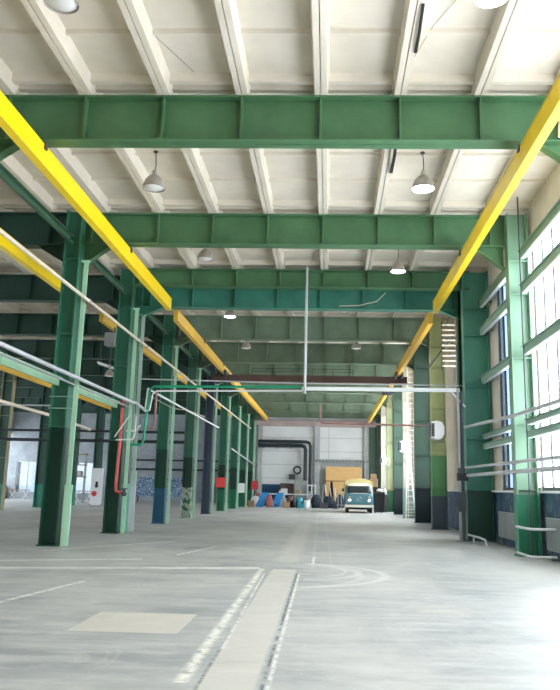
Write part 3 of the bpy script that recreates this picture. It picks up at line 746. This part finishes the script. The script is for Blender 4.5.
# far left clutter: bench frames, crates
for k, (x, y, lb) in enumerate(((-29.6, 71, 'dark workbench with crossed legs under the bright far left window'), (-23.9, 72, 'dark workbench seen between two far left columns'))):
    t = thing('workbench', lb, 'bench', (x, y, 0)); B(x-1.4, x+1.4, y-.4, y+.4, .85, .93).build('bench_top', 'wood', t)
    for sx in (-1.3, 0, 1.3):
        MB().obox((x+sx-.3, y-.35, 0), (x+sx+.3, y-.35, .86), .06, .06).build('leg', 'sheet', t); MB().obox((x+sx+.3, y-.3, 0), (x+sx-.3, y-.3, .86), .06, .06).build('leg', 'sheet', t)
for (x, y, w, h, mt, lb) in ((-31.0, 68.6, 1.6, 1.1, 'navy', 'dark crate on the floor at the far left'), (-26.8, 71.0, .8, .8, 'sheet', 'white sack on the floor in the far left aisle'),
                             (-26.2, 70.2, .5, .9, 'black', 'black bin beside the white sack in the far left aisle'), (-25.9, 69.3, .35, .5, 'cloth_red', 'red can in front of the black bin, far left aisle')):
    tag(MB().lathe(x+w/2, y, 0, [(0,0),(w*.45,0),(w*.5,h*.1),(w*.48,h*.8),(w*.35,h),(0,h*1.02)], 14).build('container', mt), lb, 'container')
# red box and notice on left columns
t = thing('fire_box', 'red fire box on the face of a green left column', 'box', (-7.0, 49.2, 1.6))
B(-7.28, -6.7, 49.15, 49.28, 1.5, 2.12).build('case', 'red', t, .015); B(-7.22, -6.76, 49.13, 49.15, 1.56, 2.06).build('door', 'red', t); MB().tube([(-6.82, 49.12, 1.75), (-6.82, 49.12, 1.9)], .015, 6).build('handle', 'dksteel', t)
tag(B(-7.35, -6.72, 61.2, 61.28, 1.1, 1.85).build('notice_board', 'paper', None, .01), 'white notice on the foot of a far left column', 'notice')
t = thing('fire_box', 'dark red cabinet near the far wall left of the blue boards', 'box', (-6.45, 66.5, 1.4)); B(-6.75, -6.15, 66.6, 66.8, 1.35, 2.1).build('case', 'cloth_red', t, .015); B(-6.7, -6.2, 66.57, 66.6, 1.4, 2.05).build('door', 'red', t)
B(-6.5,-6.4,66.65,66.75,0,1.35).build('stand','dksteel',t)

# ------------------------------------------------------------------ far wall fittings
t = thing('air_duct', 'dark double duct running along the far wall and bending down', 'duct', (-1.7, 67.05, 1.8))
for k, (dz, dx) in enumerate(((0, 0), (.35, .42))):
    z = 5.25+dz; x = -2.05+dx
    MB().tube([(-6.3, 67.08, z), (x-.35, 67.08, z), (x-.1, 67.08, z-.1), (x, 67.08, z-.35), (x, 67.08, 1.9)], .17-.03*k, 12).build('duct_run', 'pipe_dark', t)
for x in (-5.8, -4.6, -3.4): B(x-.03, x+.03, 67.0, 67.79, 5.0, 5.06).build('bracket', 'dksteel', t)
B(-2.3, -1.3, 66.8, 67.38, 1.3, 1.95).build('filter_box', 'pipe_dark', t)
for x in (-2.2, -1.5): B(x, x+.1, 67.0, 67.1, 0, 1.3).build('leg', 'dksteel', t)
t = thing('gate_rail', 'dark horizontal gate rail across the far wall above the plywood', 'rail', (1.5, 67.4, 3.85))
B(-1.2, 4.2, 67.36, 67.5, 3.85, 4.08).build('beam', 'steel', t)
for j in range(18): B(-1.1+j*.3, -1.04+j*.3, 67.32, 67.36, 3.9, 4.03).build('bolt_plate', 'dksteel', t)
tag(MB().obox((-2.6, 67.6, 5.1), (-2.55, 67.6, 3.4), .015, .015).build('hanging_wire', 'dksteel'), 'thin wire dropping to the black hoop on the far wall', 'wire')
tor = [(-2.78+.3*math.cos(a), 67.55, 3.13+.3*math.sin(a)) for a in [2*PI*j/20 for j in range(20)]]
tag(MB().tube(tor, .07, 8, closed=True).build('black_hoop', 'rubber'), 'black hoop hanging on the white far wall', 'hoop')
t = thing('control_box', 'black square control box on a grey cabinet by the far wall', 'box', (-3.2, 67.3, 2.3)); B(-3.5, -2.95, 67.3, 67.78, 2.3, 2.75).build('case', 'black', t, .02); B(-3.45, -3.0, 67.27, 67.3, 2.35, 2.7).build('door', 'dksteel', t)
t = thing('machine_cabinet', 'tall grey cabinet below the black hoop at the far wall', 'cabinet', (-2.9, 66.8, 0)); B(-2.95, -1.95+.1, 65.6, 66.5, 0, 2.2).build('body', 'steel', t, .02)
B(-2.9, -2.42, 65.57, 65.6, .1, 2.1).build('door', 'steel', t); B(-2.38, -1.9, 65.57, 65.6, .1, 2.1).build('door', 'steel', t)
t = thing('machine_cabinet', 'dark cabinet with brown doors left of the tall grey cabinet', 'cabinet', (-3.6, 66.8, 0)); B(-4.2, -3.05, 66.5, 67.3, 0, 1.95).build('body', 'dksteel', t, .02)
for x in (-4.15, -3.6): B(x, x+.5, 66.47, 66.5, .1, 1.85).build('door', 'brown', t)
# plywood sheets
t = thing('plywood_sheet', 'wide plywood sheet fixed across the top of the far opening', 'sheet', (1.3, 67.0, 2.2)); 
B(-.22, 2.95, 67.0, 67.03, 2.25, 3.45).build('board', 'ply', t); B(-.5, 3.0, 66.96, 67.0, 2.18, 2.27).build('batten', 'wood', t)
for x in (-.2, 2.85): B(x, x+.06, 67.03, 67.34, 2.25, 3.4).build('batten', 'wood', t)
tag(MB().prism([(.55, 0), (2.9, 0), (2.9, 2.2), (.38, 2.2)], 'Y', 67.02, 67.05).build('plywood_sheet', 'ply'), 'plywood sheet standing below the upper one behind the van', 'sheet')
tag(MB().prism([(-.2, .2), (-.05, .2), (.22, 2.2), (-.2, 2.2)], 'Y', 67.02, 67.05).build('plywood_sheet', 'ply'), 'narrow tapering plywood strip left of the dark gap', 'sheet')
tag(B(-.25, .6, 67.3, 67.34, 0, 2.2).build('gap_shade_sheet', 'black'), 'black sheet standing for the darkness inside the gap in the plywood', 'shade_sheet')  # black sheet paints the shade of the open gap
# clutter on the floor
for k, (x, lb) in enumerate(((-5.35, 'bright blue board leaning by the far wall, left of two'), (-4.1, 'bright blue board leaning by the far wall, right of two'))):
    t = thing('leaning_board', lb, 'board', (x, 62.2, 0))
    MB().prism([(x-.55, 0), (x+.1, 0), (x+.55, 1.15), (x-.05, 1.15)], 'Y', 61.9, 61.96).build('board', 'blue', t)
    MB().obox((x, 62.0, 1.05), (x, 62.7, 0), .06, .04).build('prop', 'wood', t)
t = thing('trestle_table', 'white-topped table behind the blue boards at the far wall', 'table', (-3.3, 63.3, 0)); B(-4.9, -1.7, 63, 63.9, 1.0, 1.08).build('table_top', 'sheet', t)
for x in (-4.8, -1.8):
    for y in (63.05, 63.8): B(x-.04, x+.04, y, y+.06, 0, 1.0).build('leg', 'steel', t)
def barrel(x, y, r, h, mt, lb, nm='drum', lid='black'):
    t = thing(nm, lb, nm.split('_')[-1], (x, y, 0))
    MB().lathe(x, y, 0, [(0,0),(r*.95,0),(r,.03),(r,h*.32),(r*1.04,h*.34),(r,h*.36),(r,h*.64),(r*1.04,h*.66),(r,h*.68),(r,h*.96),(r*.95,h),(0,h)], 18).build('shell', mt, t)
    MB().lathe(x, y, h, [(0,.02),(r*.3,.02),(r*.3,0)], 12).build('cap', lid, t)
barrel(-2.3, 61.8, .28, .8, 'teal_pl', 'teal plastic drum in the clutter right of the blue boards')
barrel(-1.7, 61.6, .25, .6, 'white', 'white canister beside the teal drum', 'canister', 'teal_pl')
barrel(-1.7, 62.3, .27, .62, 'teal_pl', 'teal canister behind the white one', 'canister')
barrel(-3.05, 62.1, .24, .9, 'brown', 'brown drum between the blue board and the teal drum')
barrel(-3.5, 62.3, .22, .75, 'sheet', 'white drum next to the brown one')
barrel(-2.75, 61.6, .2, .55, 'black', 'small black drum in front of the brown one')
def sack(x, y, w, h, mt, lb, nm='sack'):
    m = MB(); rings = []
    for i in range(7):
        f = i/6; r = (math.sin(PI*(.18+.7*f)))**.6*w/2*(1-.25*f)
        rings.append([(x+r*(1+.12*math.sin(3*a+i))*math.cos(a), y+r*.7*math.sin(a), h*f) for a in [2*PI*j/14 for j in range(14)]])
    tag(m.slices(rings).build(nm, mt), lb, nm)
sack(-4.72, 61.4, .7, .95, 'cloth_red', 'dusty red sack between the two blue boards')
sack(-3.95, 64.6, .8, 1.35, 'sheet', 'white sack on end behind the right blue board')
sack(-6.0, 63.2, .9, .85, 'sheet', 'pale sack left of the blue boards')
sack(-5.9, 64.4, .7, 1.1, 'cloth_red', 'dull red sack behind the left blue board')
sack(.1, 62.4, 1.2, .95, 'navy', 'dark tarpaulin heap left of the plywood', 'tarpaulin')
sack(-.95, 62.3, 1.0, 1.05, 'navy', 'dark tarpaulin heap farthest left in the scrap pile', 'tarpaulin')
sack(1.0, 63.3, .8, 1.1, 'navy', 'dark tarpaulin heap nearest the van', 'tarpaulin')
for k in range(6):
    x = -1.3+k*.42; a = random.uniform(-.3, .3)
    m = MB().obox((x, 64, 0), (x+a, 64.4, 1.5+random.random()*.9), .06, .05)
    tag(m.build('scrap_bar', ['sheet', 'steel', 'pipe_grey'][k % 3]), 'light scrap bar leaning by the tarpaulin heaps, %s from the left' % ORD[k].replace('nearest', 'first'), 'bar', 'scrap bars by the far wall')
t = thing('wheel_rim', 'spoked grey wheel leaning in the clutter under the ducts', 'wheel', (-1.5, 63.4, 0))
MB().tube([(-1.2+.5*math.cos(a), 63.5, .53+.5*math.sin(a)) for a in [2*PI*j/20 for j in range(20)]], .03, 6, closed=True).build('rim', 'steel', t)
for j in range(6): MB().obox((-1.2, 63.5, .53), (-1.2+.5*math.cos(j*PI/3), 63.5, .53+.5*math.sin(j*PI/3)), .02, .02).build('spoke', 'steel', t)
t = thing('metal_barrier', 'grey tubular barrier between the scrap pile and the van', 'barrier', (1.2, 58, 0))
for x in (.75, 1.0, 1.5): MB().tube([(x, 58, 0), (x, 58, 1.5)], .03, 8).build('post', 'steel', t)
MB().tube([(.6, 58, 1.2), (1.7, 58, 1.2)], .025, 8).build('rail', 'steel', t); MB().tube([(.6, 58, .35), (1.7, 58, .35)], .025, 8).build('rail', 'steel', t)
for x in (.75,1.5): B(x-.04, x+.04, 57.7, 58.3, 0, .03).build('foot', 'steel', t)
for k, (x, y, w, d, h, mt, nm, lb) in enumerate((
    (-3.55, 61.2, .45, .4, .45, 'card', 'carton', 'small brown carton in front of the brown drum'),
    (-2.45, 60.9, .5, .3, .3, 'teal_pl', 'crate', 'low teal crate in front of the teal drum'),
    (-.6, 61.0, .6, .4, .42, 'dksteel', 'crate', 'dark crate in front of the tarpaulin heaps'),
    (.35, 61.2, .5, .4, .35, 'navy', 'crate', 'low navy crate in front of the middle tarpaulin heap'),
    (-3.9, 63.1, .5, .4, .4, 'sheet', 'carton', 'white carton on the trestle table, left'),
    (-2.7, 63.1, .4, .4, .3, 'card', 'carton', 'brown carton on the trestle table, right'),
    (-6.5, 61.6, .5, .4, .5, 'wood', 'crate', 'wooden crate left of the left blue board'))):
    z = 1.08 if 'table' in lb else 0
    q = thing(nm, lb, nm, (x+w/2, y+d/2, z)); B(x, x+w, y, y+d, z, z+h).build('body', mt, q, .02)
    B(x-.015, x+w+.015, y-.015, y+d+.015, z+h-.05, z+h+.01).build('rim', mt, q)
t = thing('upright_frame', 'pale upright frame of bars under the ducts at the far wall', 'frame', (-1.4, 65.3, 0))
for x in (-1.75, -1.4, -1.1): B(x-.05, x+.05, 65.2, 65.3, 0, 1.9).build('upright', 'sheet', t)
B(-1.8, -1.05, 65.18, 65.2, 1.75, 1.85).build('crossbar', 'sheet', t); B(-1.8, -1.05, 65.18, 65.2, .6, .68).build('crossbar', 'sheet', t)
t = thing('strip_light', 'white tilted strip light hanging between the nearest and second left columns', 'lamp', (-9.2, 30.2, 6.3))
MB().obox((-9.6, 30.2, 6.48), (-8.7, 30.2, 6.2), .12, .06).build('housing', 'white', t)
MB().tube([(-9.58, 30.2, 6.42), (-8.72, 30.2, 6.14)], .025, 8).build('tube', 'bulb_off', t)
for x, z in ((-9.5, 6.48), (-8.8, 6.26)): MB().tube([(x, 30.2, z), (x, 30.2, ZS)], .008, 5).build('hanger', 'dksteel', t)
# bins right of the van
t = thing('waste_bin', 'large dark bin right of the van', 'bin', (3.32, 52.2, 0))
MB().prism([(3.14, .05), (3.78, .05), (3.84, 1.3), (3.10, 1.3)], 'Y', 51.9, 52.6).build('body', 'black', t, .02)
B(3.08, 3.86, 51.86, 52.64, 1.3, 1.37).build('lid', 'dksteel', t)
for x in (3.24, 3.68): MB().lathe(x-.04, 52.5, .08, [(0,0),(.08,0),(.08,.08),(0,.08)], 12, 'X').build('wheel', 'rubber', t)
t = thing('waste_bin', 'grey bin behind the large dark one', 'bin', (4.0, 54.4, 0))
MB().prism([(3.8, .0), (4.2, .0), (4.24, 1.2), (3.76, 1.2)], 'Y', 54.2, 54.6).build('body', 'dksteel', t, .02)
B(3.74, 4.26, 54.18, 54.62, 1.2, 1.26).build('lid', 'steel', t)
tag(MB().lathe(3.5, 52.2, 1.38, [(0,0),(.2,0),(.24,.08),(.16,.2),(0,.24)], 14).build('bag', 'sheet'), 'white bag on top of the large dark bin', 'bag')
tag(MB().lathe(4.0, 54.4, 1.27, [(0,0),(.14,0),(.17,.15),(.1,.35),(0,.4)], 14).build('bag', 'pipe_grey'), 'pale bag on top of the grey bin', 'bag')
t = thing('storage_stack', 'brown carton stack on a stand behind the van', 'carton', (3.4, 58, 0))
B(3.1, 3.75, 57.8, 58.3, 1.75, 2.35).build('carton', 'card', t, .03); B(3.2, 3.65, 57.85, 58.25, 2.35, 2.7).build('carton', 'card', t, .03)
for x in (3.15, 3.7): B(x-.03, x+.03, 57.9, 58.2, 0, 1.75).build('leg', 'dksteel', t)

# ------------------------------------------------------------------ van
VX, VY = 2.07, 50.75
van = thing('pickup_van', 'old teal blue van with a beige canvas top facing the camera', 'van', (VX, VY+2.1, 0))
def rr_ring(hw, yf, yr, z, r, n=6, crown=.0):
    pts = []
    for (cx, cy, a0) in ((hw-r, yf+r, -PI/2), (hw-r, yr-r, 0), (-hw+r, yr-r, PI/2), (-hw+r, yf+r, PI)):
        for j in range(n+1):
            a = a0+PI/2*j/n; pts.append((VX+cx+r*math.cos(a), VY+cy+r*math.sin(a), z))
    return pts
low = [(.76,.10,4.15,.34,.2),(.83,.04,4.22,.40,.25),(.86,.0,4.25,.60,.3),(.865,-.01,4.25,.85,.3),(.86,.0,4.25,1.08,.3),(.85,.03,4.24,1.16,.3),(.84,.05,4.2,1.19,.28)]
MB().slices([rr_ring(h, a, b_, z, r) for h, a, b_, z, r in low]).build('body', 'van', van)
cab = [(.845,.05,1.5,1.17,.3),(.83,.09,1.5,1.28,.3),(.79,.19,1.48,1.5,.28),(.74,.30,1.45,1.7,.28)]
MB().slices([rr_ring(h, a, b_, z, r) for h, a, b_, z, r in cab]).build('cab', 'van', van)
roofr = [(.75,.28,1.47,1.69,.28),(.72,.33,1.45,1.76,.3),(.62,.42,1.4,1.83,.3),(.4,.6,1.25,1.87,.2)]
MB().slices([rr_ring(h, a, b_, z, r) for h, a, b_, z, r in roofr]).build('cab_roof', 'cream', van)
# windscreen follows the raked front
def front_patch(z0, z1, off, frac, nz=4):
    m = MB(); rings = []
    def at(z):
        for (h0,a0,_,zz0,r0),(h1,a1,_,zz1,r1) in zip(cab[:-1], cab[1:]):
            if zz0 <= z <= zz1: f = (z-zz0)/(zz1-zz0); return h0+(h1-h0)*f, a0+(a1-a0)*f, r0+(r1-r0)*f
    for i in range(nz+1):
        z = z0+(z1-z0)*i/nz; h, a, r = at(z); row = []
        for j in range(17):
            u = -1+2*j/16; x = u*h*frac; d = 0
            if abs(x) > h-r:
                q = (abs(x)-(h-r))/r; d = r-r*math.sqrt(max(0, 1-q*q))
            row.append((VX+x, VY+a+d-off, z))
        rings.append(row)
    b = 0
    for row in rings: m.v += row
    for i in range(nz):
        for j in range(16): m.f.append((i*17+j, i*17+j+1, (i+1)*17+j+1, (i+1)*17+j))
    m.smooth = True; return m
ws = front_patch(1.26, 1.68, .012, .90).build('windscreen', 'dark_glass', van)
md = ws.modifiers.new('s', 'SOLIDIFY'); md.thickness = .008
MB().tube([(VX-.72, VY+.2, 1.24), (VX-.5, VY+.07, 1.235), (VX, VY+.05, 1.235), (VX+.5, VY+.07, 1.235), (VX+.72, VY+.2, 1.24)], .02, 6).build('windscreen_trim', 'cream', van)
for sx in (-1, 1):
    MB().box(VX+sx*.80-.012, VX+sx*.80+.012, VY+.55, VY+1.35, 1.28, 1.62).build('side_window', 'dark_glass', van)
    hl = MB().lathe(VX+sx*.60, VY-.03, .80, [(0,-.03),(.07,-.025),(.105,0),(.105,.06)], 18, 'Y').build('headlight', 'white', van)
    MB().lathe(VX+sx*.60, VY-.03, .80, [(.1,0),(.125,-.01),(.125,.05)], 18, 'Y').build('headlight_ring', 'chrome', hl)
    MB().lathe(VX+sx*.60, VY-.02, 1.0, [(0,-.03),(.05,-.02),(.055,.04)], 12, 'Y').build('indicator', 'yellow2', van)
    MB().tube([(VX+sx*.82, VY+.35, 1.25), (VX+sx*.98, VY+.3, 1.4)], .012, 6).build('mirror_arm', 'chrome', van)
    MB().box(VX+sx*1.0-.07, VX+sx*1.0+.07, VY+.28, VY+.31, 1.33, 1.52).build('mirror', 'black', van)
    for wy in (.75, 3.3):
        x0 = VX+sx*.72-.08
        wh_ = MB().lathe(x0, VY+wy, .31, [(0,.02),(.15,.02),(.2,0),(.29,.0),(.31,.03),(.31,.13),(.29,.16),(.2,.16),(.15,.14),(0,.14)], 22, 'X').build('wheel', 'rubber', van)
        MB().lathe(x0+(.16 if sx > 0 else -.02), VY+wy, .31, [(0,0),(.14,0),(.15,.02),(0,.03)], 16, 'X').build('hubcap', 'cream', wh_)
    MB().tube([(VX+sx*.1, VY+.06, 1.27), (VX+sx*.45, VY+.1, 1.42)], .01, 5).build('wiper', 'black', van)
MB().slices([rr_ring(.88, -.09, .12, z, .1) for z in (.36, .38, .50, .52)]).build('bumper', 'cream', van)
em = MB().tube([(VX+.13*math.cos(a), VY-.015, .88+.13*math.sin(a)) for a in [2*PI*j/24 for j in range(24)]], .014, 6, closed=True).build('emblem', 'chrome', van)
m = MB()
for (a, b_, c_, d) in ((-.05,.97,0,.89),(0,.89,.05,.97),(-.1,.93,-.045,.79),(-.045,.79,0,.87),(0,.87,.045,.79),(.045,.79,.1,.93)): m.obox((VX+a, VY-.02, b_), (VX+c_, VY-.02, d), .012, .016, (0,1,0))
m.build('emblem_letters', 'chrome', em)
# canvas canopy over the bed
cp = []
for x, z in ((-.9,1.12),(-.9,1.9),(-.82,2.0),(-.5,2.12),(0,2.18),(.5,2.12),(.82,2.0),(.9,1.9),(.9,1.12)): cp.append((VX+x, z))
MB().prism(cp, 'Y', VY+1.3, VY+4.2).build('canvas_top', 'canvas', van, .03)
van.scale = (1.08, 1.05, 1.04)
MB().box(VX-.7, VX+.7, VY+.4, VY+3.9, .22, .36).build('chassis', 'black', van)

# ------------------------------------------------------------------ world and light
w = D.worlds.new('overcast_sky'); SC.world = w; w.use_nodes = True
bg = w.node_tree.nodes['Background']; bg.inputs[0].default_value = (.93, .965, 1.0, 1); bg.inputs[1].default_value = 11.5
def portal(loc, rot, sx, sy):
    l = D.lights.new('window_portal', 'AREA'); l.shape = 'RECTANGLE'; l.size = sx; l.size_y = sy; l.cycles.is_portal = True
    o = D.objects.new('window_portal', l); COL.objects.link(o); o.location = loc; o.rotation_euler = rot
for a, b_ in added_lsp:
    portal((-32.25, (a+b_)/2, 3.85), (0, -PI/2, 0), 5.3, b_-a)
for a, b_ in spans:
    portal((XW+.2, (a+b_)/2, 4.8), (0, PI/2, 0), 6.4, b_-a)
su = D.lights.new('sun', 'SUN'); su.energy = 0.0; su.angle = math.radians(2)

# ------------------------------------------------------------------ camera
cam = D.cameras.new('camera'); co = D.objects.new('camera', cam); COL.objects.link(co); SC.camera = co
f, pi_, ya, ro, pxx, pyy, h = 746.812, .2038, -.0349, .0193, 304.577, 334.256, 1.5182
cp_, sp_, cy, sy = math.cos(pi_), math.sin(pi_), math.cos(ya), math.sin(ya)
F = Vector((sy*cp_, cy*cp_, sp_)); R = Vector((cy, -sy, 0)); U = R.cross(F)
cr, sr = math.cos(ro), math.sin(ro); R2 = R*cr+U*sr; U2 = U*cr-R*sr
co.matrix_world = Matrix(((R2.x, U2.x, -F.x, 0), (R2.y, U2.y, -F.y, 0), (R2.z, U2.z, -F.z, h), (0,0,0,1)))
cam.sensor_fit = 'VERTICAL'; cam.sensor_height = 36; cam.sensor_width = 36*560/690
cam.lens = f/690*36; cam.shift_x = (280-pxx)/690; cam.shift_y = (pyy-345)/690
cam.clip_start = .05; cam.clip_end = 300
SC.view_settings.view_transform = 'Standard'; SC.view_settings.look = 'None'; SC.view_settings.gamma = 1
SC.view_settings.exposure = 0.12; SC.view_settings.use_curve_mapping = False
SC.cycles.use_denoising = True; SC.cycles.max_bounces = 10; SC.cycles.diffuse_bounces = 6; SC.cycles.transparent_max_bounces = 12
SC.cycles.sample_clamp_indirect = 8
